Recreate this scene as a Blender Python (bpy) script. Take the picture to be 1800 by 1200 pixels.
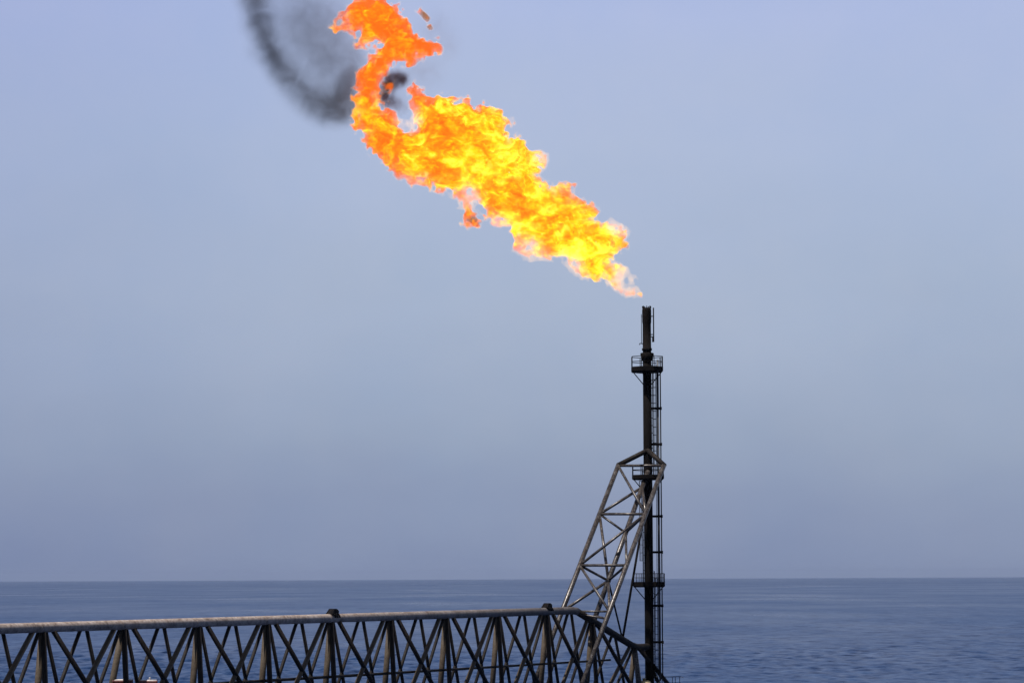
import bpy, bmesh, math, random
import numpy as np
from mathutils import Vector, Matrix

random.seed(7)
RNG = np.random.default_rng(11)
for o in list(bpy.data.objects):
    bpy.data.objects.remove(o, do_unlink=True)
S = bpy.context.scene
COL = S.collection

# ------------------------------------------------------------------ camera
SEA_Z = 0.0
CAM_H = 32.0
FPX = 5000.0                       # focal length in photo pixels (1800 wide) = 100 mm
PITCH = math.atan((1014.0 - 600.0) / FPX)
ROLL = math.radians(0.24)
CAM = Vector((0, 0, CAM_H))
FW = Vector((0, math.cos(PITCH), math.sin(PITCH)))
R0 = Vector((1, 0, 0))
U0 = Vector((0, -math.sin(PITCH), math.cos(PITCH)))
RT = R0 * math.cos(ROLL) - U0 * math.sin(ROLL)
UP = U0 * math.cos(ROLL) + R0 * math.sin(ROLL)
cam_data = bpy.data.cameras.new("camera")
cam_data.sensor_width = 36
cam_data.lens = FPX / 1800 * 36
cam_data.clip_start = 1
cam_data.clip_end = 200000
cam = bpy.data.objects.new("camera", cam_data)
m = Matrix.Identity(4)
for i in range(3):
    m[i][0], m[i][1], m[i][2], m[i][3] = RT[i], UP[i], -FW[i], CAM[i]
cam.matrix_world = m
COL.objects.link(cam)
S.camera = cam


def at(px, py, Y):
    """point at world depth Y seen at photo pixel (px, py)"""
    d = FW + RT * ((px - 900) / FPX) + UP * ((600 - py) / FPX)
    return CAM + d * (Y / d.y)


# ------------------------------------------------------------------ light
SUN = Vector((-0.29, -0.31, 0.90)).normalized()          # towards the sun
sun_el = math.asin(SUN.z)
sun_az = math.atan2(SUN.x, SUN.y)
W = bpy.data.worlds.new("World")
S.world = W
W.use_nodes = True
nt = W.node_tree
nt.nodes.clear()
STRENGTH = 0.06
out = nt.nodes.new("ShaderNodeOutputWorld")
bg = nt.nodes.new("ShaderNodeBackground")
bg.inputs[1].default_value = STRENGTH
sky = nt.nodes.new("ShaderNodeTexSky")
sky.sky_type = 'NISHITA'
sky.sun_disc = False
sky.sun_elevation = sun_el
sky.sun_rotation = sun_az
sky.dust_density = 1.5
tc = nt.nodes.new("ShaderNodeTexCoord")
sep = nt.nodes.new("ShaderNodeSeparateXYZ")
nt.links.new(tc.outputs['Generated'], sep.inputs[0])
# the hazy air near the horizon, by elevation
ns = nt.nodes.new("ShaderNodeTexNoise")
ns.inputs['Scale'].default_value = 9.0
ns.inputs['Detail'].default_value = 3.0
mpn = nt.nodes.new("ShaderNodeMapping")
mpn.inputs['Scale'].default_value = (1, 1, 2.2)
nt.links.new(tc.outputs['Generated'], mpn.inputs[0])
nt.links.new(mpn.outputs[0], ns.inputs['Vector'])
ad = nt.nodes.new("ShaderNodeMath")
ad.operation = 'MULTIPLY_ADD'
ad.inputs[1].default_value = 0.05
nt.links.new(ns.outputs['Fac'], ad.inputs[0])
nt.links.new(sep.outputs['Z'], ad.inputs[2])
mr = nt.nodes.new("ShaderNodeMapRange")
mr.inputs['From Min'].default_value = 0.025
mr.inputs['From Max'].default_value = 0.265
nt.links.new(ad.outputs[0], mr.inputs['Value'])
rp = nt.nodes.new("ShaderNodeValToRGB")
nt.links.new(mr.outputs[0], rp.inputs[0])


def lin(c):
    return tuple((x / 255 / 12.92) if x / 255 < .04045 else ((x / 255 + .055) / 1.055) ** 2.4 for x in c)


SKY = [(0.0, (135, 147, 177)), (0.10, (145, 157, 184)), (0.20, (155, 168, 192)), (0.30, (163, 176, 200)), (0.42, (171, 184, 208)),
       (0.62, (177, 190, 218)), (0.83, (177, 190, 226)), (1.0, (169, 184, 227))]
el = rp.color_ramp.elements
while len(el) > 1:
    el.remove(el[-1])
for i, (p, c) in enumerate(SKY):
    e = el[0] if i == 0 else el.new(p)
    e.position = p
    e.color = (*[v for v in lin(c)], 1)
sc_ = nt.nodes.new("ShaderNodeVectorMath")
sc_.operation = 'SCALE'
sc_.inputs['Scale'].default_value = 1.0 / STRENGTH
# uneven haze: faint tint patches; left deepened like vignetting, sky behind viewer dimmed to cut ambient light
n2_ = nt.nodes.new("ShaderNodeTexNoise")
n2_.inputs['Scale'].default_value = 14.0
n2_.inputs['Detail'].default_value = 6.0
n2_.inputs['Roughness'].default_value = .62
nt.links.new(tc.outputs['Generated'], n2_.inputs['Vector'])
r2_ = nt.nodes.new("ShaderNodeValToRGB")
r2_.color_ramp.elements[0].position = .30
r2_.color_ramp.elements[0].color = (.92, .955, .985, 1)
r2_.color_ramp.elements[1].position = .70
r2_.color_ramp.elements[1].color = (1.0, .995, .985, 1)
nt.links.new(n2_.outputs['Fac'], r2_.inputs[0])
mu1 = nt.nodes.new("ShaderNodeVectorMath")
mu1.operation = 'MULTIPLY'
nt.links.new(rp.outputs[0], mu1.inputs[0])
nt.links.new(r2_.outputs[0], mu1.inputs[1])
lf = nt.nodes.new("ShaderNodeMapRange")
lf.interpolation_type = 'SMOOTHSTEP'
lf.inputs['From Min'].default_value = -.22
lf.inputs['From Max'].default_value = -.02
nt.links.new(sep.outputs['X'], lf.inputs['Value'])
r3_ = nt.nodes.new("ShaderNodeValToRGB")
r3_.color_ramp.elements[0].color = (.86, .87, .93, 1)
r3_.color_ramp.elements[1].color = (1, 1, 1, 1)
nt.links.new(lf.outputs[0], r3_.inputs[0])
mu2 = nt.nodes.new("ShaderNodeVectorMath")
mu2.operation = 'MULTIPLY'
nt.links.new(mu1.outputs[0], mu2.inputs[0])
nt.links.new(r3_.outputs[0], mu2.inputs[1])
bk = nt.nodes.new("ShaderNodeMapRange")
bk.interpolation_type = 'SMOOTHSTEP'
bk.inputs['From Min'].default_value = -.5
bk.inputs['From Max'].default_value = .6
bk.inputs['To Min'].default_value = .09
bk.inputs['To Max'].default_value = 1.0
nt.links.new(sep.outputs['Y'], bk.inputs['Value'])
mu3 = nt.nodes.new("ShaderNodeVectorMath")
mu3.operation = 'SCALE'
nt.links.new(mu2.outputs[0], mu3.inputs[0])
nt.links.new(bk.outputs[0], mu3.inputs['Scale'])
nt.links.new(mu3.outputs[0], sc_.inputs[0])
mf = nt.nodes.new("ShaderNodeMapRange")
mf.interpolation_type = 'SMOOTHSTEP'
mf.inputs['From Min'].default_value = 0.20
mf.inputs['From Max'].default_value = 0.42
nt.links.new(sep.outputs['Z'], mf.inputs['Value'])
mx = nt.nodes.new("ShaderNodeMix")
mx.data_type = 'RGBA'
nt.links.new(mf.outputs[0], mx.inputs['Factor'])
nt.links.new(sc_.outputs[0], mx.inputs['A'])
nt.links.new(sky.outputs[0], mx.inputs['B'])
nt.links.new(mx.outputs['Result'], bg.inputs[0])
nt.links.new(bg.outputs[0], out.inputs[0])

sl = bpy.data.lights.new("sun", 'SUN')
sl.energy = 5.0
sl.angle = math.radians(0.6)
sl.color = (1.0, 0.95, 0.88)
so = bpy.data.objects.new("sun", sl)
so.rotation_euler = (-SUN).to_track_quat('-Z', 'Y').to_euler()
COL.objects.link(so)

S.view_settings.view_transform = 'Standard'
S.view_settings.look = 'None'
S.view_settings.exposure = 0
S.view_settings.gamma = 1
S.cycles.volume_max_steps = 1024
S.cycles.max_bounces = 6
S.cycles.transparent_max_bounces = 16


# ------------------------------------------------------------------ helpers
class MB:
    """collects tubes and boxes into one mesh"""

    def __init__(self):
        self.v, self.f, self.sm = [], [], []

    def tube(self, pts, r, n=14, r2=None, caps=True):
        pts = [Vector(p) for p in pts]
        k = len(pts)
        rs = [r if r2 is None else r + (r2 - r) * i / (k - 1) for i in range(k)]
        base = len(self.v)
        ref = None
        for i, p in enumerate(pts):
            if i == 0:
                t = pts[1] - pts[0]
            elif i == k - 1:
                t = pts[-1] - pts[-2]
            else:
                t = (pts[i + 1] - pts[i]).normalized() + (pts[i] - pts[i - 1]).normalized()
            t.normalize()
            if ref is None:
                ref = Vector((0, 0, 1)) if abs(t.z) < .9 else Vector((1, 0, 0))
            a = (ref - t * ref.dot(t)).normalized()
            ref = a
            b = t.cross(a)
            for j in range(n):
                w = 2 * math.pi * j / n
                self.v.append(p + (a * math.cos(w) + b * math.sin(w)) * rs[i])
        for i in range(k - 1):
            for j in range(n):
                q = base + i * n
                self.f.append((q + j, q + (j + 1) % n, q + n + (j + 1) % n, q + n + j))
                self.sm.append(True)
        if caps:
            self.f.append(tuple(base + j for j in reversed(range(n))))
            self.f.append(tuple(base + (k - 1) * n + j for j in range(n)))
            self.sm += [False, False]
        return self

    def lathe(self, prof, c, n=24):
        """prof: (radius, z) list about the vertical axis through c"""
        base = len(self.v)
        for r, z in prof:
            for j in range(n):
                w = 2 * math.pi * (j + .5) / n
                self.v.append(Vector((c[0] + r * math.cos(w), c[1] + r * math.sin(w), c[2] + z)))
        for i in range(len(prof) - 1):
            for j in range(n):
                q = base + i * n
                self.f.append((q + j, q + (j + 1) % n, q + n + (j + 1) % n, q + n + j))
                self.sm.append(n > 12)
        self.f.append(tuple(base + j for j in reversed(range(n))))
        self.f.append(tuple(base + (len(prof) - 1) * n + j for j in range(n)))
        self.sm += [False, False]
        return self

    def box(self, c, sx, sy, sz, rz=0.0):
        base = len(self.v)
        ca, sa = math.cos(rz), math.sin(rz)
        for dz in (-.5, .5):
            for dx, dy in ((-.5, -.5), (.5, -.5), (.5, .5), (-.5, .5)):
                x, y = dx * sx, dy * sy
                self.v.append(Vector((c[0] + x * ca - y * sa, c[1] + x * sa + y * ca, c[2] + dz * sz)))
        for q in ((3, 2, 1, 0), (4, 5, 6, 7), (0, 1, 5, 4), (1, 2, 6, 5), (2, 3, 7, 6), (3, 0, 4, 7)):
            self.f.append(tuple(base + i for i in q))
            self.sm.append(False)
        return self

    def build(self, name, mat, parent=None, loc=None):
        me = bpy.data.meshes.new(name)
        o = bpy.data.objects.new(name, me)
        off = Vector(loc) if loc is not None else (parent_loc(parent) if parent else Vector())
        me.from_pydata([p - off for p in self.v], [], self.f)
        me.polygons.foreach_set('use_smooth', self.sm)
        me.materials.append(mat)
        me.update()
        COL.objects.link(o)
        if parent:
            o.parent = parent
        elif loc is not None:
            o.location = off
        return o


def parent_loc(p):
    v = Vector(p.location)
    while p.parent:
        p = p.parent
        v += Vector(p.location)
    return v


def thing(name, label, cat, loc, group=None):
    o = bpy.data.objects.new(name, None)
    o.location = loc
    COL.objects.link(o)
    return tag(o, label, cat, group)


def tag(o, label, cat, group=None):
    o['label'] = label
    o['category'] = cat
    if group:
        o['group'] = group
    return o


def material(name):
    mt = bpy.data.materials.new(name)
    mt.use_nodes = True
    t = mt.node_tree
    t.nodes.clear()
    return mt, t, t.nodes.new("ShaderNodeOutputMaterial")


def N(t, kind, **kw):
    n = t.nodes.new(kind)
    for k, v in kw.items():
        if k in n.inputs.keys():
            n.inputs[k].default_value = v
        else:
            setattr(n, k, v)
    return n


def ramp(t, src, stops):
    r = t.nodes.new("ShaderNodeValToRGB")
    e = r.color_ramp.elements
    while len(e) > 1:
        e.remove(e[-1])
    for i, (p, c) in enumerate(stops):
        q = e[0] if i == 0 else e.new(p)
        q.position = p
        q.color = (*c, 1)
    t.links.new(src, r.inputs[0])
    return r.outputs[0]


def steel(name, c_dark, c_mid, c_light, rough=(.35, .7), metal=0.0, scale=1.0, bump=.25, spec=.5):
    """weathered painted steel: mottled paint, rust patches, fine grain"""
    mt, t, o = material(name)
    tcn = N(t, "ShaderNodeNewGeometry")
    n1 = N(t, "ShaderNodeTexNoise", Scale=1.3 * scale, Detail=8.0, Roughness=.68)
    n2 = N(t, "ShaderNodeTexNoise", Scale=6.0 * scale, Detail=6.0, Roughness=.7)
    t.links.new(tcn.outputs['Position'], n1.inputs['Vector'])
    t.links.new(tcn.outputs['Position'], n2.inputs['Vector'])
    mixf = N(t, "ShaderNodeMath", operation='MULTIPLY_ADD')
    mixf.inputs[1].default_value = .55
    t.links.new(n2.outputs['Fac'], mixf.inputs[0])
    sub = N(t, "ShaderNodeMath", operation='MULTIPLY')
    sub.inputs[1].default_value = .45
    t.links.new(n1.outputs['Fac'], sub.inputs[0])
    t.links.new(sub.outputs[0], mixf.inputs[2])
    col = ramp(t, mixf.outputs[0], [(.36, c_dark), (.5, c_mid), (.64, c_light)])
    p = N(t, "ShaderNodeBsdfPrincipled", Metallic=metal)
    p.inputs['Specular IOR Level'].default_value = spec
    rr = N(t, "ShaderNodeMapRange")
    rr.inputs['From Min'].default_value = .35
    rr.inputs['From Max'].default_value = .65
    rr.inputs['To Min'].default_value = rough[0]
    rr.inputs['To Max'].default_value = rough[1]
    t.links.new(n2.outputs['Fac'], rr.inputs['Value'])
    b = N(t, "ShaderNodeBump", Strength=bump, Distance=.05)
    t.links.new(n2.outputs['Fac'], b.inputs['Height'])
    t.links.new(col, p.inputs['Base Color'])
    t.links.new(rr.outputs[0], p.inputs['Roughness'])
    t.links.new(b.outputs[0], p.inputs['Normal'])
    t.links.new(p.outputs[0], o.inputs[0])
    return mt


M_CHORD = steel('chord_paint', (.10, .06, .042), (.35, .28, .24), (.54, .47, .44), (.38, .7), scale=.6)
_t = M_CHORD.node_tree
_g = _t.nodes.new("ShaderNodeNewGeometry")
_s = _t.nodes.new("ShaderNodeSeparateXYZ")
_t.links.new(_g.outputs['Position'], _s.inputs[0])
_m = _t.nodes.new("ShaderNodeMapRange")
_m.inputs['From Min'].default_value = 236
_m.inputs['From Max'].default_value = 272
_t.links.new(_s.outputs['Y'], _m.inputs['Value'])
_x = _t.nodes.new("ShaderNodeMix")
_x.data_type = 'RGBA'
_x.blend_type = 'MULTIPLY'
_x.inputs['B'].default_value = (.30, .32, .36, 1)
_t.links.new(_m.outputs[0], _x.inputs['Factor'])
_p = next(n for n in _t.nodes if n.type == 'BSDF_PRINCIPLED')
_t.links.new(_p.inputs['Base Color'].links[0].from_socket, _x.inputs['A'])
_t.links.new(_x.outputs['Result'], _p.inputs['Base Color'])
M_STEEL_LIT = steel('sunlit_steel', (.036, .026, .018), (.085, .064, .045), (.125, .10, .074), (.5, .85), spec=.25, scale=1.1)  # sunlit tone put into the colour of rear struts and one diagonal set
M_DARK_SHADE = steel('dark_shaded_steel', (.006, .005, .005), (.014, .011, .010), (.034, .025, .020), (.5, .85), spec=.2, scale=1.1)  # dark steel; on near struts and opposite diagonals the colour carries their shade
M_FRAME = steel('frame_paint', (.020, .014, .012), (.058, .049, .046), (.21, .195, .19), (.20, .50), metal=.3, scale=1.4, bump=.18)
M_STACK = steel('sooty_black_steel', (.005, .0042, .0042), (.008, .0068, .0066), (.014, .011, .0105), (.75, .95), spec=.06)
M_GREYPIPE = steel('grey_pipe_paint', (.05, .055, .065), (.085, .09, .105), (.12, .125, .14), (.5, .7))
M_LUG = steel('dark_lug_paint', (.003, .0025, .003), (.006, .005, .006), (.012, .009, .008), (.6, .9), spec=.1)
M_TAN = steel('tan_paint', (.20, .16, .09), (.34, .28, .17), (.45, .38, .25), (.4, .7))
M_RED = steel('dark_red_paint', (.05, .012, .010), (.10, .022, .018), (.15, .04, .03), (.4, .7))
M_PALE = steel('pale_paint', (.45, .40, .38), (.62, .57, .55), (.75, .70, .68), (.4, .6))


# ------------------------------------------------------------------ sea: real displaced waves, finer towards the viewer's sector
def build_sea():
    ang = np.concatenate([np.linspace(-180, -12.5, 42)[:-1], np.linspace(-12.5, 12.5, 1250), np.linspace(12.5, 180, 42)[1:-1]])
    ang = np.radians(ang)
    rad = [30.0]
    while rad[-1] < 45000:
        r = rad[-1]
        if r < 500:
            rad.append(r * 1.12)
        elif r < 700:
            rad.append(r + 6)
        else:
            rad.append(r + max(1.7, 1.7 * (r / 900) ** 1.6))
        if len(rad) > 2600:
            break
    rad = np.array(rad)
    nr, na = len(rad), len(ang)
    Rr, A = np.meshgrid(rad, ang, indexing='ij')
    X = Rr * np.sin(A)
    Yy = Rr * np.cos(A)
    dr = np.gradient(rad)[:, None]
    da = Rr * (25 / 1250 * math.pi / 180)
    Z = np.zeros_like(X)
    g = np.random.default_rng(3)
    fine = (np.abs(A) < math.radians(12.6)) & (Rr > 650)
    for i in range(80):
        L = 2.4 * (34 / 2.4) ** g.random()
        th = g.normal(-1.7, .95)                  # wind sea running across and towards the viewer
        k = 2 * math.pi / L
        amp = .0135 * L ** .85 * (.28 if L > 14 else 1)
        fade = np.clip((L / dr - 2.2) / 2.5, 0, 1) * np.clip((L / da - 1.6) / 2, 0, 1)
        ph = k * (X * math.cos(th) + Yy * math.sin(th)) + g.random() * 6.28
        s = np.sin(ph)
        Z += amp * fade * (s + .25 * np.cos(2 * ph))
    # gust patches
    gust = .75 + .35 * np.sin(X / 140 + 1.3 * np.sin(Yy / 330)) * np.sin(Yy / 210 + .6 * np.sin(X / 90))
    Z *= fine * gust
    V = np.stack([X, Yy, Z], -1).reshape(-1, 3)
    V = np.vstack([V, [[0, 0, 0]]])
    idx = np.arange(nr * na).reshape(nr, na)
    a = idx[:-1, :]
    b = idx[1:, :]
    a2 = np.roll(a, -1, 1)
    b2 = np.roll(b, -1, 1)
    quads = np.stack([a, a2, b2, b], -1).reshape(-1, 4)
    c = nr * na
    tri = np.stack([np.full(na, c), np.roll(idx[0], -1), idx[0]], -1)
    me = bpy.data.meshes.new('sea')
    nv, nq = len(V), len(quads)
    me.vertices.add(nv)
    me.vertices.foreach_set('co', V.astype(np.float32).ravel())
    me.loops.add(nq * 4 + len(tri) * 3)
    me.loops.foreach_set('vertex_index', np.concatenate([quads.ravel(), tri.ravel()]).astype(np.int32))
    me.polygons.add(nq + len(tri))
    ls = np.concatenate([np.arange(nq) * 4, nq * 4 + np.arange(len(tri)) * 3]).astype(np.int32)
    me.polygons.foreach_set('loop_start', ls)
    me.polygons.foreach_set('use_smooth', np.ones(nq + len(tri), bool))
    me.update(calc_edges=True)
    me.validate()
    mt, t, o = material('sea_water')
    geo = N(t, "ShaderNodeNewGeometry")
    mp = N(t, "ShaderNodeMapping")
    mp.inputs['Scale'].default_value = (.45, .16, 1)
    t.links.new(geo.outputs['Position'], mp.inputs[0])
    n1 = N(t, "ShaderNodeTexNoise", Scale=1.0, Detail=6.0, Roughness=.6)
    t.links.new(mp.outputs[0], n1.inputs['Vector'])
    mp2 = N(t, "ShaderNodeMapping")
    mp2.inputs['Scale'].default_value = (.0035, .0016, 1)
    t.links.new(geo.outputs['Position'], mp2.inputs[0])
    n2 = N(t, "ShaderNodeTexNoise", Scale=1.0, Detail=4.0, Roughness=.55)
    t.links.new(mp2.outputs[0], n2.inputs['Vector'])
    p = N(t, "ShaderNodeBsdfPrincipled", Roughness=.32)
    mp4 = N(t, "ShaderNodeMapping")
    mp4.inputs['Scale'].default_value = (.03, .006, 1)
    t.links.new(geo.outputs['Position'], mp4.inputs[0])
    n4 = N(t, "ShaderNodeTexNoise", Scale=1.0, Detail=5.0, Roughness=.6)
    t.links.new(mp4.outputs[0], n4.inputs['Vector'])
    wm = N(t, "ShaderNodeMath", operation='MULTIPLY_ADD')
    wm.inputs[1].default_value = .35
    t.links.new(n4.outputs['Fac'], wm.inputs[0])
    wm2 = N(t, "ShaderNodeMath", operation='ADD')
    wm2.inputs[1].default_value = -.175
    t.links.new(n2.outputs['Fac'], wm2.inputs[0])
    t.links.new(wm2.outputs[0], wm.inputs[2])
    n5 = N(t, "ShaderNodeTexNoise", Scale=.085, Detail=4.0, Roughness=.8)  # flecks that put the light and dark of wave facets into the colour
    t.links.new(geo.outputs['Position'], n5.inputs['Vector'])
    w5 = N(t, "ShaderNodeMath", operation='MULTIPLY_ADD')
    w5.inputs[1].default_value = 2.2
    t.links.new(n5.outputs['Fac'], w5.inputs[0])
    w6 = N(t, "ShaderNodeMath", operation='ADD')
    w6.inputs[1].default_value = -1.1
    t.links.new(wm.outputs[0], w6.inputs[0])
    t.links.new(w6.outputs[0], w5.inputs[2])
    col = ramp(t, w5.outputs[0], [(.15, (.003, .012, .046)), (.5, (.012, .032, .094)), (.85, (.034, .066, .150))])
    t.links.new(col, p.inputs['Base Color'])
    sp = N(t, "ShaderNodeSeparateXYZ")
    t.links.new(geo.outputs['Position'], sp.inputs[0])
    fb = N(t, "ShaderNodeMapRange")
    fb.interpolation_type = 'SMOOTHSTEP'
    fb.inputs['From Min'].default_value = 7000
    fb.inputs['From Max'].default_value = 12000
    fb.inputs['To Min'].default_value = .46
    fb.inputs['To Max'].default_value = .12
    t.links.new(sp.outputs['Y'], fb.inputs['Value'])
    f5 = N(t, "ShaderNodeMapRange")
    f5.inputs['From Min'].default_value = .36
    f5.inputs['From Max'].default_value = .64
    f5.inputs['To Min'].default_value = .25
    f5.inputs['To Max'].default_value = 1.5
    t.links.new(n5.outputs['Fac'], f5.inputs['Value'])
    fm = N(t, "ShaderNodeMath", operation='MULTIPLY')
    t.links.new(fb.outputs[0], fm.inputs[0])
    t.links.new(f5.outputs[0], fm.inputs[1])
    t.links.new(fm.outputs[0], p.inputs['Specular IOR Level'])
    p.inputs['IOR'].default_value = 1.33
    rr = N(t, "ShaderNodeMapRange")
    rr.inputs['From Min'].default_value = .3
    rr.inputs['From Max'].default_value = .7
    rr.inputs['To Min'].default_value = .25
    rr.inputs['To Max'].default_value = .44
    t.links.new(wm.outputs[0], rr.inputs['Value'])
    t.links.new(rr.outputs[0], p.inputs['Roughness'])
    b = N(t, "ShaderNodeBump", Strength=.6, Distance=.5)
    t.links.new(n1.outputs['Fac'], b.inputs['Height'])
    t.links.new(b.outputs[0], p.inputs['Normal'])
    t.links.new(p.outputs[0], o.inputs[0])
    me.materials.append(mt)
    ob = bpy.data.objects.new('sea', me)
    COL.objects.link(ob)
    ob['kind'] = 'structure'
    return ob


build_sea()

# ------------------------------------------------------------------ axis of the boom: from the left, near, to the stack
TY = 294.0
TB = at(1140.5, 1018, TY)
TX, TYY = TB.x, TB.y


def zpx(y, x=1139.5, Y=TY):
    return at(x, y, Y).z


PA = at(0, 1104.5, 201.0)
PB = at(960, 1074.0, 274.0)
DIRV = (PB - PA)
DH = Vector((DIRV.x, DIRV.y, 0)).normalized()
PH = Vector((DH.y, -DH.x, 0))                      # to the right and towards the viewer


def axis(Y):
    return PA + DIRV * ((Y - PA.y) / DIRV.y)


Y0, DY = 205.3, 8.6
KBEND = 8.62
END = at(1116, 1137, Y0 + 10 * DY)
ZB = axis(Y0 + KBEND * DY)


def top(k):
    Y = Y0 + k * DY
    p = axis(Y)
    if k > KBEND:
        u = (k - KBEND) / (10 - KBEND)
        q = ZB.lerp(END, min(u, 1.0))
        if k > 10:
            q = END + (Vector((TX, TYY, END.z)) - END) * ((k - 10) / .32)
        return q
    return p


ZBOT_N = axis(240).z - 9.4
ZBOT_F = axis(240).z - 9.7


def bot(k, side):
    p = axis(Y0 + k * DY) if k <= 10 else top(10).copy() + DH * (k - 10) * DY * 1.13
    off, z = (.55, ZBOT_N) if side > 0 else (-.9, ZBOT_F)
    return Vector((p.x, p.y, z)) + PH * off


bridge = thing('truss_bridge', 'long rusty tubular truss bridge running low across the sea to the flare stack', 'bridge',
               (axis(240).x, axis(240).y, ZBOT_N))
K0 = -2
ch = MB()
path = [top(k) for k in np.arange(K0, KBEND - .05, .5)] + [top(KBEND - .06), top(KBEND + .03)]
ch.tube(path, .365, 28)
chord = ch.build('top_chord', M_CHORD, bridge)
ec = MB().tube([top(KBEND + .032), top(9), top(9.5), top(9.93), top(10.05), top(10.2), top(10.30)], .345, 28).build('end_chord', M_DARK_SHADE, bridge)
ec['label'] = 'dark sloping last stretch of the top chord'
# weld rings round the top chord
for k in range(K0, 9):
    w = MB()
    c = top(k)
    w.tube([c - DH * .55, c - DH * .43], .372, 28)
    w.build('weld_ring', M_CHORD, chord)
for side in (1, -1):
    MB().tube([bot(K0, side), bot(10.3, side)], .3, 18).build('bottom_chord', M_DARK_SHADE, bridge)
for k in range(K0, 11):  # near struts coloured as shaded, far struts as sunlit
    if k == 10:
        MB().tube([top(k), bot(k, 1)], .21, 16, r2=.34).build('strut', M_FRAME, bridge)
    else:
        MB().tube([top(k), bot(k, 1) ], 0.215, 16).build('strut', M_DARK_SHADE, bridge)
    MB().tube([top(k) - PH * .03, bot(k, -1) - PH * (1.3 if k == 1 else 0)], .25, 16).build('strut', M_STEEL_LIT, bridge)
    MB().tube([bot(k, 1), bot(k, -1)], .15, 12).build('cross_tie', M_DARK_SHADE, bridge)
for k in range(K0, 10):  # in each panel one diagonal is coloured as shaded, the other as sunlit
    MB().tube([top(k + .09) + PH * .05, bot(k + 1, 1)], .195, 14).build('diagonal_brace', M_DARK_SHADE, bridge)
    MB().tube([top(k + .91) - PH * .05, bot(k, 1)], .195, 14).build('diagonal_brace', M_STEEL_LIT, bridge)
MB().tube([top(10.05) + PH * .1, bot(11, 1)], .22, 14).build('diagonal_brace', M_DARK_SHADE, bridge)
MB().tube([top(10.15) - PH * .1, bot(11, -1)], .2, 14).build('diagonal_brace', M_DARK_SHADE, bridge)
for j in range(2 * K0, 20):
    k = j / 2
    e = .025
    MB().tube([top(k + e) - PH * .02, bot(k + .5, -1)], .148, 12).build('lattice_bar', M_DARK_SHADE, bridge)
    MB().tube([top(k + .5 - e) - PH * .04, bot(k, -1)], .148, 12).build('lattice_bar', M_DARK_SHADE, bridge)
mid = [at(300, 1207, Y0 + 2.9 * DY - 1.2), at(470, 1195.5, 231.3), at(1000, 1163.5, 278.5), at(1100, 1157, 290)]
dm = (mid[2] - mid[1])
MB().tube([mid[1] - dm * 1.2, mid[2] + dm * .17], .15, 12, r2=.10).build('middle_rail', M_DARK_SHADE, bridge)
# splice bead on the chord and hooped lifting lugs over two nodes
for k, s in ((4.02, 1.0), (8.0, 1.0)):
    c = top(k)
    lug = MB()
    hw, hh = (.52, .50)
    n = 14
    prof = []
    for i in range(n + 1):
        w = math.pi * i / n
        q = (-math.cos(w) * hw, .12 + math.sin(w) ** .75 * hh)
        prof.append((q[0] + (.12 if q[1] > .38 else 0), q[1] + .18 - (.08 if q[0] < -.3 else 0)))
    th = .36
    base = len(lug.v)
    for s2 in (-1, 1):
        for q in prof:
            lug.v.append(c + DH * q[0] + PH * (th * s2 * (1 - .45 * max(q[1] - .3, 0))) + Vector((0, 0, q[1])))
    m_ = len(prof)
    for i in range(m_ - 1):
        lug.f.append((base + i, base + i + 1, base + m_ + i + 1, base + m_ + i))
        lug.sm.append(True)
    lug.f.append(tuple(base + i for i in range(m_)))
    lug.f.append(tuple(base + m_ + i for i in reversed(range(m_))))
    lug.f.append((base, base + m_, base + 2 * m_ - 1, base + m_ - 1))
    lug.sm += [False, False, False]
    lo = lug.build('lifting_lug', M_LUG, bridge)
    for dx in (-.30, .05, .42):
        g = MB()
        g.tube([c + DH * dx + PH * .28 + Vector((0, 0, .42)), c + DH * (dx + .10) + PH * .40 + Vector((0, 0, .22)),
                c + DH * (dx + .2) + PH * .40 + Vector((0, 0, .06))], .06, 8)
        g.build('gusset', M_LUG, lo)

# ------------------------------------------------------------------ leaning support frame in front of the stack
PTOP = 1.4
ZT = zpx(816, 1127, 292.5)


def off(a, b, z):
    q = Vector((TX, TYY, 0)) - DH * a + PH * b
    return Vector((q.x, q.y, z))


L0 = at(1087, 817, off(PTOP, -2.67, 0).y)
Rr0 = at(1167, 817, off(PTOP, 2.67, 0).y)
k8 = axis(Y0 + 8 * DY)
LB = Vector((k8.x, k8.y, ZBOT_F)) - PH * 2.67
RB = Vector((k8.x, k8.y, ZBOT_N)) + PH * 2.67
frame = thing('support_frame', 'leaning three-legged tubular support frame bracing the black flare stack from the bridge', 'support frame',
              (k8.x, k8.y, ZBOT_N))
APEX = at(1138.5, 791, TY - .3)
CT = at(1139, 828, TY - .35)
CB = top(9.03)


def onleg(A, B, y):
    lo_, hi_ = 0.0, 1.0
    for _ in range(40):
        t_ = (lo_ + hi_) / 2
        p = A.lerp(B, t_)
        d = p - CAM
        py = 600 - FPX * d.dot(UP) / d.dot(FW)
        if py < y:
            lo_ = t_
        else:
            hi_ = t_
    return A.lerp(B, lo_)


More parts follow.
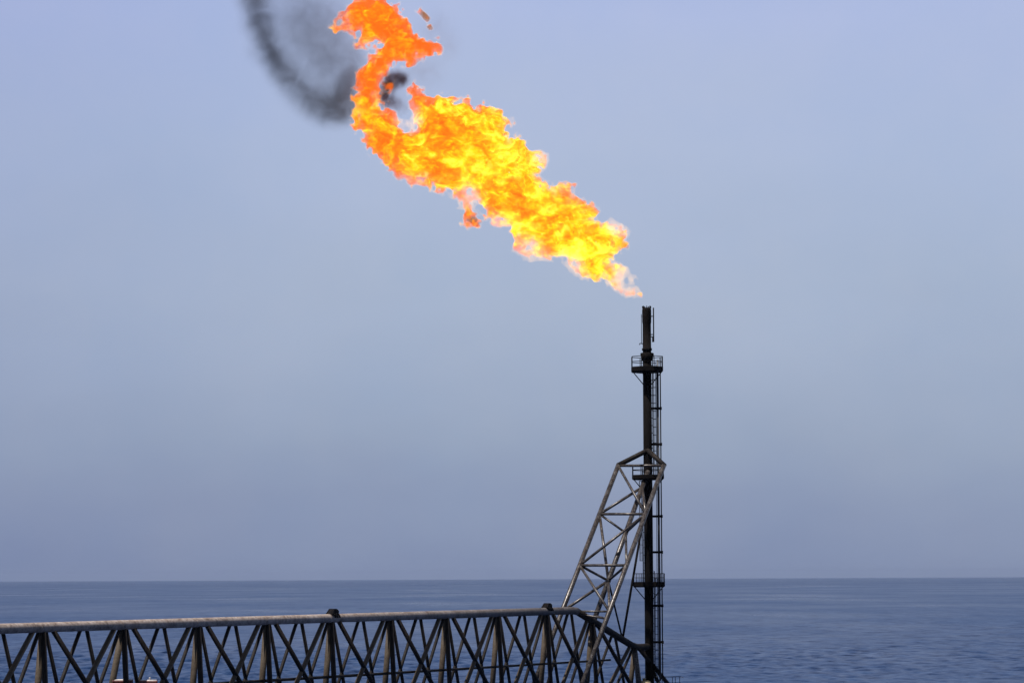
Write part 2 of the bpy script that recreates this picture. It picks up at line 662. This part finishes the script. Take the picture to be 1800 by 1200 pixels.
Lp = [onleg(L0, LB, y) for y in (818, 903, 993, 1074)]
Rp = [onleg(Rr0, RB, y) for y in (818, 903, 993, 1074)]
Cp = [onleg(CT, CB, y) for y in (856, 936, 1020, 1082)]
Rlow = onleg(Rr0, RB, 1087)
MB().tube([L0, LB], .245, 20).build('leg', M_FRAME, frame)
MB().tube([Rr0, RB], .245, 20).build('leg', M_FRAME, frame)
MB().tube([CT, CB], .25, 20).build('leg', M_FRAME, frame)
for a, b in ((L0, APEX), (Rr0, APEX)):
    MB().tube([a + (a - b).normalized() * .12, b], .25, 20).build('apex_arm', M_DARK_SHADE, frame)
MB().tube([LB, RB], .25, 14).build('cross_beam', M_DARK_SHADE, frame)


def br(a, b, r=.135, name='brace', mat=None):
    MB().tube([a, b], r, 12).build(name, mat or M_FRAME, frame)


for i in range(4):
    br(Lp[i], Rp[i], .14 if i < 3 else .10, 'cross_bar')
br(Lp[3] + Vector((.2, 0, 0)), Rlow, .10)
br(Lp[0], Rp[1], .14)
br(Rp[1], Lp[2], .14)
br(Lp[2], Rp[3], .14)
br(Lp[1], Cp[0], .15)
br(Lp[1], Cp[1], .12)
br(Lp[1], Cp[2], .15)
br(Lp[2], Cp[2], .13)
br(Lp[3], Cp[2], .15)
br(Rp[1], Cp[0], .14)
br(Rp[1], Cp[1], .13)
br(Rp[2], Cp[1], .13)
br(Rp[2], Cp[2], .13)
br(Rp[3], Cp[2], .14)
br(Rlow, Cp[3], .12)
VN = top(9.69) + Vector((0, 0, .25))
br(Cp[2], VN, .09, 'tie_rod', M_STACK)
br(at(1139, 862, TY - .2), VN + DH * .25, .12, 'tie_rod', M_STACK)

# ------------------------------------------------------------------ flare stack
ZTIP = zpx(541)
ZBASE = zpx(1199)
stack = thing('flare_stack', 'tall slim black gas flare stack with three round platforms, burning at its tip', 'flare stack', (TX, TYY, ZBASE - 2.2))
C0 = (TX, TYY, 0)
MB().lathe([(.46, ZBASE - 2.2), (.46, zpx(1100)), (.455, zpx(800)), (.445, zpx(622))], C0, 28).build('stack_pipe', M_STACK, stack)


def lz(y):
    return zpx(y)


tip = MB().lathe([(.44, lz(622)), (.44, lz(616)), (.52, lz(616)), (.52, lz(612)), (.44, lz(612)), (.43, lz(570)), (.47, lz(566)), (.475, lz(546)), (.44, lz(541)),
                  (.36, lz(541)), (.36, lz(550))], C0, 28).build('flare_tip', M_STACK, stack)
MB().lathe([(.44, lz(634)), (.62, lz(632)), (.64, lz(622)), (.55, lz(620)), (.44, lz(619.5))], C0, 24).build('collar', M_STACK, stack)
for i in range(7):
    w = 2 * math.pi * i / 7 + .2
    MB().box((TX + .43 * math.cos(w), TYY + .43 * math.sin(w), lz(539.5)), .10, .08, .20, w).build('flame_tab', M_STACK, tip)
for s, x, y0, y1 in ((1, .70, 541, 601), (-1, -.56, 552, 603)):
    pl = MB()
    pl.tube([(TX + x, TYY - .1, lz(y1)), (TX + x, TYY - .1, lz(y0))], .065 if s > 0 else .03, 10)
    if s > 0:
        for y in (556, 588, 592):
            pl.tube([(TX + .4, TYY - .05, lz(y)), (TX + x, TYY - .1, lz(y))], .05, 8)
        pl.box((TX + .62, TYY - .1, lz(597)), .16, .14, .5)
    else:
        pl.tube([(TX - .4, TYY, lz(604)), (TX - .72, TYY - .1, lz(603.5)), (TX - .78, TYY - .1, lz(606))], .05, 8)
        pl.tube([(TX - .4, TYY, lz(556)), (TX + x, TYY - .1, lz(556))], .03, 8)
    pl.build('pilot_pipe', M_STACK, tip)
for s in (-1, 1):
    MB().tube([(TX + s * .45, TYY - .2, lz(628)), (TX + s * .62, TYY - .2, lz(627)), (TX + s * .66, TYY - .2, lz(622)),
               (TX + s * .56, TYY - .2, lz(620.5))], .05, 8).build('lifting_eye', M_STACK, tip)


def platform(y_rail, y_deck, y_under, nb, half=1.76, gate=True):
    zt, zd, zu = lz(y_rail), lz(y_deck), lz(y_under)
    n = 8
    d = MB().lathe([(half - .12, zu), (half, zu + .12), (half, zd), (half - .08, zd)], C0, n).build('platform', M_STACK, stack)
    r = MB()
    cs = []
    for j in range(n):
        w = 2 * math.pi * (j + .5) / n
        cs.append(Vector((TX + (half - .06) * math.cos(w), TYY + (half - .06) * math.sin(w), 0)))
    for z in (zt, zd + (zt - zd) * .5):
        for j in range(n):
            a, b = cs[j], cs[(j + 1) % n]
            r.tube([a + Vector((0, 0, z)), b + Vector((0, 0, z))], .035, 8)
    for j in range(n):
        r.tube([cs[j] + Vector((0, 0, zd - .05)), cs[j] + Vector((0, 0, zt))], .04, 8)
        for q in range(nb):
            m_ = cs[j].lerp(cs[(j + 1) % n], (q + 1) / (nb + 1))
            r.tube([m_ + Vector((0, 0, zd - .05)), m_ + Vector((0, 0, zt))], .022, 6)
    r.build('railing', M_STACK, d)
    for j in range(4):
        w = math.pi / 2 * j + .25
        u = Vector((math.cos(w), math.sin(w), 0))
        c = Vector((TX, TYY, 0))
        MB().tube([c + u * (half - .22) + Vector((0, 0, zu + .05)), c + u * .42 + Vector((0, 0, zu - 1.25))], .05, 8).build('bracket', M_STACK, d)
    return d


platform(627, 645, 654.5, 0)
platform(817, 834.5, 843, 0)
platform(1007.5, 1022, 1031.5, 2)


def ladder(sx, y0, y1, ycage):
    z1, z0 = lz(y0), lz(y1)
    x = TX + sx * .56
    l = MB()
    for s in (-1, 1):
        l.tube([(x, TYY + s * .22, z0), (x, TYY + s * .22, z1)], .045, 8)
    zz = z0 + .15
    while zz < z1:
        l.tube([(x, TYY - .22, zz), (x, TYY + .22, zz)], .022, 6)
        zz += .3
    zz = z0 + .4
    while zz < z1:
        for s in (-1, 1):
            l.tube([(TX + sx * .38, TYY + s * .2, zz), (x, TYY + s * .22, zz)], .03, 6)
        zz += .78
    lo = l.build('ladder', M_STACK, stack)
    cg = MB()
    zc = lz(ycage)
    zz = zc
    while zz < z1 - .3:
        arc = [(x + sx * (.36 * math.sin(w)), TYY - .34 * math.cos(w), zz) for w in np.linspace(0, math.pi, 9)]
        cg.tube([(x, TYY - .22, zz)] + arc + [(x, TYY + .22, zz)], .022, 6)
        zz += .82
    for w in np.linspace(.35, math.pi - .35, 5):
        p = (x + sx * .36 * math.sin(w), TYY - .34 * math.cos(w))
        cg.tube([(p[0], p[1], zc), (p[0], p[1], min(zz - .82, z1))], .018, 6)
    cg.build('cage', M_STACK, lo)


ladder(1, 640, 834, 820)
ladder(-1, 826, 1022, 985)
ladder(1, 1003, 1196, 1185)
for x, r, y0, y1, mt in ((.86, .03, 636, 1196, M_STACK), (1.10, .10, 632, 1196, M_GREYPIPE), (1.36, .062, 628, 1186, M_STACK), (.98, .022, 640, 1190, M_STACK)):
    MB().tube([(TX + x, TYY + .12, lz(y1)), (TX + x, TYY + .12, lz(y0))], r, 10).build('riser_pipe', mt, stack)
for y in (717.5, 780.5, 907, 970, 1064, 1128):
    b = MB().box((TX + .95, TYY + .12, lz(y)), 1.02, .30, .24)
    b.box((TX + 1.38, TYY + .12, lz(y)), .22, .34, .30)
    b.build('pipe_clamp', M_STACK, stack)

# ------------------------------------------------------------------ landing, tanks and drums low in the truss
land = thing('landing_platform', 'small steel landing with thin handrail at the foot of the black stack', 'platform', (TX, TYY, ZBASE - .8))
zd = ZBASE - .75
MB().box((TX + .6, TYY + .4, zd - .15), 6.0, 3.6, .3).build('deck', M_DARK_SHADE, land)
MB().tube([(TX, TYY, zd - .3), (TX, TYY, SEA_Z - 3)], 1.3, 24, r2=1.8).build('column', M_DARK_SHADE, land)
rl = MB()
zr = zpx(1190)
for z in (zr, (zr + zd) / 2):
    rl.tube([(TX - 2.2, TYY + 2.0, z), (TX + 3.2, TYY + 2.0, z), (TX + 3.4, TYY + 1.2, z), (TX + 3.4, TYY - 1.2, z)], .03, 8)
for x in (-2.0, -.9, .4, 1.4, 2.45, 2.75, 3.2):
    rl.tube([(TX + x, TYY + 2.0, zd), (TX + x, TYY + 2.0, zr)], .035, 8)
rl.build('handrail', M_GREYPIPE, land)

tk = at(1141, 1203, TY - 2.2)
tank = thing('storage_tank', 'small tan domed tank at the foot of the black stack', 'tank', (tk.x - .5, tk.y, tk.z - 1.3))
MB().lathe([(.75, -1.2), (.75, .15), (.68, .30), (.42, .42), (.1, .46)], (tk.x - .5, tk.y, tk.z), 28).build('tank_shell', M_TAN, tank)
MB().lathe([(.16, .42), (.16, .62), (.2, .62), (.2, .68), (.05, .70)], (tk.x - .5, tk.y, tk.z), 14).build('hatch', M_TAN, tank)

for i, (px, py, Y, ln, lab) in enumerate(((216, 1197.5, 214.3, 1.5, 'dark red drum with sunlit pale top lying behind the second bridge strut'),
                                          (261, 1198.5, 215.2, 1.35, 'dark red drum with small pale knob lying right of the other drum'))):
    c = at(px, py, Y)
    dr = thing('red_drum', lab, 'drum', (c.x, c.y, c.z - .4), 'red drums lying low in the truss')
    X1 = Vector((1, .1, 0)).normalized()
    b = MB().tube([c - X1 * ln / 2, c - X1 * (ln / 2 - .12), c + X1 * (ln / 2 - .12), c + X1 * ln / 2], .17, 20)
    b.build('drum_shell', M_RED, dr)
    t_ = MB()
    # pale strip paints the sunlight on top of the drum
    t_.tube([c - X1 * (ln / 2 - .06) + Vector((0, 0, .075)), c + X1 * (ln / 2 - .06) + Vector((0, 0, .075))], .125, 18)
    t_.build('sunlit_top', M_PALE, dr)
    if i == 1:
        MB().lathe([(.05, .18), (.05, .30), (.08, .31), (.06, .38)], (c.x + .1, c.y, c.z), 10).build('knob', M_PALE, dr)
    else:
        MB().tube([c - X1 * (ln / 2 + .02), c - X1 * (ln / 2 - .10)], .19, 20).build('end_ring', M_RED, dr)


# ------------------------------------------------------------------ flame and smoke: hulls filled with a real volume
def vnoise(shape, step, wl, seed):
    g = np.random.default_rng(seed)
    n = [int(s * step / wl) + 3 for s in shape]
    L = g.standard_normal(n).astype(np.float32)

    def ax(i):
        u = np.arange(shape[i]) * step / wl
        k = u.astype(int)
        f = (u - k).astype(np.float32)
        return k, f * f * (3 - 2 * f)
    for i in range(3):
        k, f = ax(i)
        sh = [1, 1, 1]
        sh[i] = -1
        L = np.take(L, k, i) * (1 - f.reshape(sh)) + np.take(L, k + 1, i) * f.reshape(sh)
    return L


def iso_mesh(name, F, step, origin, mat):
    import openvdb
    g = openvdb.FloatGrid(10.0)
    g.copyFromArray(np.ascontiguousarray(-F, dtype=np.float32))
    pts, tris, quads = g.convertToPolygons(isovalue=0.0, adaptivity=0.0)
    me = bpy.data.meshes.new(name)
    v = np.asarray(pts, dtype=np.float64) * step
    me.from_pydata(v.tolist(), [], [tuple(int(i) for i in q[::-1]) for q in tris] + [tuple(int(i) for i in q[::-1]) for q in quads])
    me.update()
    bm = bmesh.new()
    bm.from_mesh(me)
    bmesh.ops.recalc_face_normals(bm, faces=bm.faces)
    bm.to_mesh(me)
    bm.free()
    me.polygons.foreach_set('use_smooth', np.ones(len(me.polygons), bool))
    me.materials.append(mat)
    o = bpy.data.objects.new(name, me)
    o.location = origin
    COL.objects.link(o)
    return o


FLAME = [(1125, 517), (1110, 525), (1100, 526), (1088, 509), (1078, 505), (1065, 491), (1042, 495), (1022, 482), (1007, 465), (985, 461),
         (960, 452), (937, 456), (925, 447), (907, 437), (892, 420), (885, 400), (867, 392), (854, 382), (841, 365), (830, 346), (817, 337),
         (800, 346), (785, 340), (770, 337), (758, 333), (728, 323), (710, 318), (692, 307), (681, 294), (673, 281), (664, 276), (651, 272), (646, 259),
         (637, 248), (641, 234), (635, 225), (624, 234), (616, 223), (615, 208), (620, 197), (617, 184), (620, 166), (624, 157),
         (627, 138), (633, 113), (642, 100), (662, 95), (664, 84), (647, 84), (627, 82), (622, 62), (611, 53), (593, 58), (580, 59),
         (577, 51), (584, 44), (595, 33), (602, 18), (620, 4), (640, -6), (665, -9), (684, 0), (700, 9), (708, 27), (722, 40),
         (731, 53), (749, 67), (771, 69), (780, 78), (773, 93), (753, 104), (735, 104), (720, 121), (698, 111), (687, 124), (671, 142),
         (669, 160), (673, 189), (687, 191), (700, 213), (716, 218), (729, 222), (728, 204), (720, 178), (716, 160), (727, 146),
         (742, 153), (749, 172), (773, 166), (802, 163), (807, 173), (822, 173), (837, 182), (851, 180), (864, 189), (884, 191),
         (897, 208), (903, 215), (890, 226), (897, 241), (912, 241), (927, 252), (936, 267), (950, 267), (960, 282), (955, 294),
         (943, 292), (951, 299), (945, 307), (957, 322), (972, 330), (995, 320), (1010, 325), (1007, 345), (1020, 350), (1040, 357),
         (1050, 372), (1047, 387), (1072, 387), (1085, 402), (1102, 402), (1097, 415), (1103, 430), (1095, 440), (1082, 447),
         (1077, 460), (1100, 470), (1090, 490), (1092, 505), (1101, 516), (1117, 506)]
SHREDS = [[(798, 336), (808, 352), (814, 366), (811, 391), (822, 398), (842, 398), (848, 386), (838, 378), (832, 366), (826, 352), (832, 338)],
          [(734, 19), (742, 14), (749, 22), (755, 34), (750, 37), (743, 27)], [(750, 46), (757, 44), (760, 51), (753, 53)],
          [(678, 150), (687, 147), (691, 155), (685, 163), (678, 158)], [(683, 176), (689, 175), (690, 184), (685, 187)],
          [(1112, 492), (1115, 490), (1116, 494), (1113, 496)], [(1121, 520), (1127, 516), (1128, 520), (1123, 523)]]


def sdf2(poly, X, Z):
    P = np.array(poly)
    d = np.full(X.shape, 1e9)
    ins = np.zeros(X.shape, bool)
    for (x0, z0), (x1, z1) in zip(P, np.roll(P, -1, 0)):
        ex, ez = x1 - x0, z1 - z0
        t_ = np.clip(((X - x0) * ex + (Z - z0) * ez) / (ex * ex + ez * ez + 1e-9), 0, 1)
        d = np.minimum(d, (X - x0 - t_ * ex) ** 2 + (Z - z0 - t_ * ez) ** 2)
        c = ((z0 > Z) != (z1 > Z)) & (X < (x1 - x0) * (Z - z0) / (z1 - z0 + 1e-12) + x0)
        ins ^= c
    d = np.sqrt(d)
    return np.where(ins, d, -d)


FY = TY + .3                                       # the flame streams sideways from the tip
o0 = at(560, 535, FY)
o1 = at(1140, -25, FY)
STEP = .09
nx, nz, ny = int((o1.x - o0.x) / STEP), int((o1.z - o0.z) / STEP), 108
xs = o0.x + np.arange(nx) * STEP
zs = o0.z + np.arange(nz) * STEP
GX, GZ = np.meshgrid(xs, zs, indexing='ij')


def p3(poly):
    return [(at(x, y, FY).x, at(x, y, FY).z) for x, y in poly]


D2 = sdf2(p3(FLAME), GX, GZ)
for s in SHREDS:
    D2 = np.maximum(D2, sdf2(p3(s), GX, GZ))
def n2d(wl, seed):
    return vnoise((nx, 1, nz), STEP, wl, seed)[:, 0, :]


D2 = D2 + .10 + (.20 * (.4 - np.abs(n2d(1.1, 31))) + .16 * (.4 - np.abs(n2d(.6, 32))) + .10 * n2d(.33, 33)) * np.clip(D2 / .25 + 1.2, .25, 1.6)
ys = (np.arange(ny) - ny / 2) * STEP
shape = (nx, ny, nz)
nz3 = .40 * (.45 - np.abs(vnoise(shape, STEP, 1.5, 1))) + .30 * (.45 - np.abs(vnoise(shape, STEP, .8, 2))) + .14 * vnoise(shape, STEP, .42, 3) + .08 * vnoise(shape, STEP, .25, 9)
yc = 1.2 * vnoise((nx, 1, nz), STEP, 9.0, 4)[:, 0, :] + .5 * vnoise((nx, 1, nz), STEP, 3.0, 5)[:, 0, :]
T = 1.35 * np.clip(D2, 0, None) ** .8
PALE = [(1098, 495, 40, .45), (1085, 400, 22, .8), (1000, 462, 34, .7), (930, 438, 34, .85), (880, 395, 26, .8), (826, 345, 22, .9), (722, 212, 22, .8),
        (715, 315, 16, .6), (758, 328, 14, .6), (950, 278, 14, .9), (1000, 330, 14, .7), (815, 172, 14, .6), (738, 158, 12, .5), (600, 45, 20, .6), (640, 108, 16, .5)]
pal = np.zeros(D2.shape)
for px_, py_, rp_, w_ in PALE:
    c_ = at(px_, py_, FY)
    pal = np.maximum(pal, w_ * np.exp(-((GX - c_.x) ** 2 + (GZ - c_.z) ** 2) / (rp_ / 17) ** 2))
T = T * (1 - pal)
amp = np.clip(np.abs(D2)[:, None, :] * .9 + .5, 0, 1.0)
F = np.where(D2[:, None, :] > 0, T[:, None, :] - np.abs(ys[None, :, None] - yc[:, None, :] * np.clip(D2, 0, 1.5)[:, None, :] / 1.5),
             D2[:, None, :] - np.abs(ys[None, :, None]) * .6)
F = F + nz3 * amp
F[:, :2, :] = F[:, -2:, :] = -1
F[:2] = F[-2:] = -1
F[:, :, :2] = F[:, :, -2:] = -1

mt_f, t, o = material('burning_gas')
tcn = N(t, "ShaderNodeTexCoord")
OB = tcn.outputs['Object']
FO = Vector((o0.x, FY - ny / 2 * STEP, o0.z))


def lp(px, py):
    return at(px, py, FY) - FO


# stretch the mottling along the flow of the gas
mp = N(t, "ShaderNodeMapping")
mp.inputs['Rotation'].default_value = (0, math.radians(-38), 0)
mp.inputs['Scale'].default_value = (.8, 1, 1.25)
t.links.new(OB, mp.inputs[0])
wn = N(t, "ShaderNodeTexNoise", Scale=.62, Detail=10.0, Roughness=.66, Distortion=1.1)
t.links.new(mp.outputs[0], wn.inputs['Vector'])
wn2 = N(t, "ShaderNodeTexNoise", Scale=.16, Detail=3.0, Roughness=.5)
t.links.new(mp.outputs[0], wn2.inputs['Vector'])


def math_(op, a, b=None, c=None):
    n = N(t, "ShaderNodeMath", operation=op)
    for i, v in enumerate((a, b, c)):
        if v is None:
            continue
        if isinstance(v, (int, float)):
            n.inputs[i].default_value = v
        else:
            t.links.new(v, n.inputs[i])
    return n.outputs[0]


def blob(px, py, rpx):
    v = N(t, "ShaderNodeVectorMath", operation='DISTANCE')
    t.links.new(OB, v.inputs[0])
    c = lp(px, py)
    v.inputs[1].default_value = (c.x, ny / 2 * STEP, c.z)
    q = math_('DIVIDE', v.outputs['Value'], rpx / 17.0)
    return math_('POWER', math.e, math_('MULTIPLY', math_('MULTIPLY', q, q), -1.0))


def addall(lst):
    s_ = lst[0]
    for x in lst[1:]:
        s_ = math_('ADD', s_, x)
    return s_


core = addall([blob(830, 235, 85), blob(900, 300, 75), blob(960, 360, 60), blob(1010, 410, 55), blob(1050, 440, 45), math_('MULTIPLY', blob(640, 200, 40), .9)])
core = math_('MINIMUM', core, 1.0)
cool = addall([blob(660, 30, 95), blob(720, 80, 70), blob(655, 120, 50), math_('MULTIPLY', blob(690, 285, 45), .8)])
heat = math_('MULTIPLY_ADD', wn.outputs['Fac'], 3.5, -1.75 + .43)
heat = math_('ADD', heat, math_('MULTIPLY_ADD', wn2.outputs['Fac'], 1.2, -.6))
heat = math_('MULTIPLY_ADD', core, .34, heat)
heat = math_('SUBTRACT', heat, math_('MULTIPLY', math_('MINIMUM', cool, 1.0), .25))
wn3 = N(t, "ShaderNodeTexNoise", Scale=2.1, Detail=7.0, Roughness=.65, Distortion=.8)
t.links.new(mp.outputs[0], wn3.inputs['Vector'])
heat = math_('ADD', heat, math_('MULTIPLY_ADD', wn3.outputs['Fac'], 1.5, -.75))
heat = math_('MULTIPLY_ADD', blob(728, 160, 24), .2, heat)
heat = math_('MAXIMUM', heat, .20)
shred = math_('MINIMUM', addall([math_('MULTIPLY', blob(832, 384, 17), 1.4), blob(747, 26, 22), blob(756, 49, 12), blob(1097, 432, 12)]), 1.4)
heat = math_('SUBTRACT', heat, math_('MULTIPLY', shred, .35))
colr = ramp(t, heat, [(.0, (.12, .012, .004)), (.22, (.75, .05, .003)), (.36, (1.0, .105, .002)), (.5, (1.0, .19, .002)), (.64, (1.0, .32, .002)), (.78, (1.0, .50, .002)), (.92, (1.0, .66, .004)), (1.0, (1.0, .74, .06))])
stren = N(t, "ShaderNodeMapRange")
stren.inputs['From Min'].default_value = .2
stren.inputs['From Max'].default_value = 1.0
stren.inputs['To Min'].default_value = 1.15
stren.inputs['To Max'].default_value = 1.45
t.links.new(heat, stren.inputs['Value'])
# thinner, paler gas at the root
root = math_('MINIMUM', addall([blob(px_, py_, rp_) for px_, py_, rp_, w_ in PALE[:7]]), 1.0)
dens = math_('MULTIPLY', 1.7, math_('SUBTRACT', 1.0, math_('MAXIMUM', math_('MULTIPLY', root, .45), math_('MULTIPLY', math_('MINIMUM', math_('ADD', blob(1100, 505, 30), blob(1095, 480, 18)), 1.0), .86))))
em = N(t, "ShaderNodeEmission")
t.links.new(colr, em.inputs['Color'])
t.links.new(math_('MULTIPLY', dens, math_('MULTIPLY', stren.outputs[0], math_('MULTIPLY_ADD', root, .6, 1.0))), em.inputs['Strength'])
ab = N(t, "ShaderNodeVolumeAbsorption")
ab.inputs['Color'].default_value = (0, 0, 0, 1)
t.links.new(dens, ab.inputs['Density'])
ads = N(t, "ShaderNodeAddShader")
t.links.new(em.outputs[0], ads.inputs[0])
t.links.new(ab.outputs[0], ads.inputs[1])
t.links.new(ads.outputs[0], o.inputs['Volume'])
mt_f.cycles.volume_step_rate = 0.05
mt_f.cycles.homogeneous_volume = False
flame = iso_mesh('gas_flame', F, STEP, FO, mt_f)
# thin clear-burning outer sheath: pale rim and wispy root
mt_r, t, o = material('clear_burning_gas')
em = N(t, "ShaderNodeEmission")
em.inputs['Color'].default_value = (1.0, .50, .04, 1)
em.inputs['Strength'].default_value = .32
t.links.new(em.outputs[0], o.inputs['Volume'])
mt_r.cycles.homogeneous_volume = True
rt = np.zeros(D2.shape)
for px_, py_, rp_, w_ in ((1090, 488, 24, .55), (1104, 513, 16, .4), (1085, 402, 20, .45), (940, 445, 30, .4), (1010, 470, 26, .35), (722, 214, 20, .4), (950, 280, 16, .4), (824, 350, 18, .4), (1118, 510, 10, .3)):
    c_ = at(px_, py_, FY)
    rt = np.maximum(rt, w_ * np.exp(-((GX - c_.x) ** 2 + (GZ - c_.z) ** 2) / (rp_ / 17) ** 2))
F2 = F + .13 + rt[:, None, :]
F2[:2] = F2[-2:] = -1
F2[:, :2] = F2[:, -2:] = -1
F2[:, :, :2] = F2[:, :, -2:] = -1
sheath = iso_mesh('flame_sheath', F2, STEP, FO, mt_r)
sheath.parent = flame
sheath.matrix_parent_inverse = Matrix.Identity(4)
sheath.location = (0, 0, 0)
tag(flame, 'huge yellow and orange gas flame streaming up and left from the stack tip', 'flame')


def smoke(name, blobs, label, colour, dens_scale, noise_scale, thresh, seed, depth=0.0, lo=.38, hi=.68, floor=.12):
    """blobs: (px, py, radius px, weight)"""
    Y = FY + depth
    xs_ = [b[0] for b in blobs]
    ysp = [b[1] for b in blobs]
    rm = max(b[2] for b in blobs)
    a = at(min(xs_) - 2.4 * rm, max(ysp) + 2.4 * rm, Y)
    b_ = at(max(xs_) + 2.4 * rm, min(ysp) - 2.4 * rm, Y)
    st = .35 if rm > 25 else .15
    n_ = (int((b_.x - a.x) / st), int(rm * 5.2 / 17 / st), int((b_.z - a.z) / st))
    org = Vector((a.x, Y - n_[1] / 2 * st, a.z))
    G = np.meshgrid(*[np.arange(k) * st for k in n_], indexing='ij')
    D = np.zeros(n_)
    cs = []
    for i, (px, py, r, w) in enumerate(blobs):
        c = at(px, py, Y) - org
        c.y += random.uniform(-.3, .3) * r / 17
        cs.append((c, r / 17, w))
        D += w * np.exp(-((G[0] - c.x) ** 2 + (G[1] - c.y) ** 2 + (G[2] - c.z) ** 2) / (r / 17) ** 2)
    Fh = np.log(np.maximum(D, 1e-6) / thresh)
    for i in range(3):
        ix = [slice(None)] * 3
        for e_ in (slice(0, 2), slice(-2, None)):
            ix[i] = e_
            Fh[tuple(ix)] = -1
    mt, t, o = material(name)
    tcn = N(t, "ShaderNodeTexCoord")
    ob = tcn.outputs['Object']

    def mth(op, a, b=None):
        n = N(t, "ShaderNodeMath", operation=op)
        for i, v in enumerate((a, b)):
            if v is None:
                continue
            if isinstance(v, (int, float)):
                n.inputs[i].default_value = v
            else:
                t.links.new(v, n.inputs[i])
        return n.outputs[0]
    tot = None
    for c, r, w in cs:
        v = N(t, "ShaderNodeVectorMath", operation='DISTANCE')
        t.links.new(ob, v.inputs[0])
        v.inputs[1].default_value = c
        q = mth('DIVIDE', v.outputs['Value'], r)
        g = mth('MULTIPLY', mth('POWER', math.e, mth('MULTIPLY', mth('MULTIPLY', q, q), -1.0)), w)
        tot = g if tot is None else mth('ADD', tot, g)
    tot = mth('MAXIMUM', mth('SUBTRACT', tot, thresh), 0.0)
    nn = N(t, "ShaderNodeTexNoise", Scale=noise_scale, Detail=6.0, Roughness=.6, Distortion=.6)
    t.links.new(ob, nn.inputs['Vector'])
    rr = N(t, "ShaderNodeMapRange")
    rr.interpolation_type = 'SMOOTHSTEP'
    rr.inputs['From Min'].default_value = lo
    rr.inputs['From Max'].default_value = hi
    rr.inputs['To Min'].default_value = floor
    rr.inputs['To Max'].default_value = 1.0
    t.links.new(nn.outputs['Fac'], rr.inputs['Value'])
    d = mth('MULTIPLY', mth('MULTIPLY', tot, rr.outputs[0]), dens_scale)
    pv = N(t, "ShaderNodeVolumePrincipled")
    pv.inputs['Color'].default_value = (*colour, 1)
    t.links.new(d, pv.inputs['Density'])
    t.links.new(pv.outputs[0], o.inputs['Volume'])
    mt.cycles.volume_step_rate = 0.12
    ob_ = iso_mesh(name, Fh, st, org, mt)
    tag(ob_, label, 'smoke')
    return ob_


smoke('smoke_plume',
      [(446, -25, 30, .9), (450, 8, 22, 1.1), (460, 40, 19, 1.3), (468, 68, 18, 1.4), (480, 92, 20, 1.2), (492, 115, 22, .9), (444, 45, 22, .35), (456, 90, 22, .35), (506, 136, 24, .65), (524, 158, 26, .6),
       (548, 178, 26, .7), (572, 192, 24, 1.0), (596, 196, 22, 1.1), (612, 192, 18, 1.0), (604, 168, 24, .95), (616, 142, 22, .7), (618, 112, 22, .4),
       (520, 60, 50, .22), (560, 100, 52, .22), (600, 90, 42, .25), (545, 20, 48, .22), (500, 10, 40, .18), (580, 145, 34, .25), (590, 30, 40, .2)],
      'long grey smoke plume curving up and away to the left of the flame', (.15, .16, .20), .62, .5, .04, 21, depth=1.5, lo=.30, hi=.70, floor=.34)
smoke('smoke_puff', [(676, 168, 11, 1.0), (682, 148, 12, 1.1), (694, 140, 13, 1.1), (708, 138, 10, .9), (680, 182, 10, .8), (694, 178, 12, .25), (706, 190, 16, .18)],
      'small dark brown smoke puff caught in the loop of the flame', (.15, .07, .05), 3.0, 1.0, .06, 22, depth=.4, floor=.25)
smoke('smoke_veil', [(745, 128, 34, .5), (765, 50, 30, .5), (700, 170, 24, .5), (790, 80, 24, .4)],
      'thin pale smoke veil drifting right of the upper flame', (.30, .27, .32), .22, .7, .05, 23, depth=2.5)

# ------------------------------------------------------------------ sea haze: one even box of air round everything
def build_haze():
    H = 47000.0
    b = MB().box((0, 0, (SEA_Z - 4 + 118) / 2), 2 * H, 2 * H, 118 - SEA_Z + 4)
    mt, t, o = material('sea_haze')
    pv = N(t, "ShaderNodeVolumePrincipled")
    pv.inputs['Color'].default_value = (.52, .63, .90, 1)
    pv.inputs['Density'].default_value = 1.7e-5
    pv.inputs['Anisotropy'].default_value = .2
    t.links.new(pv.outputs[0], o.inputs['Volume'])
    mt.cycles.homogeneous_volume = True
    ob = b.build('haze', mt, None, (0, 0, SEA_Z))
    ob['kind'] = 'stuff'
    return ob


build_haze()
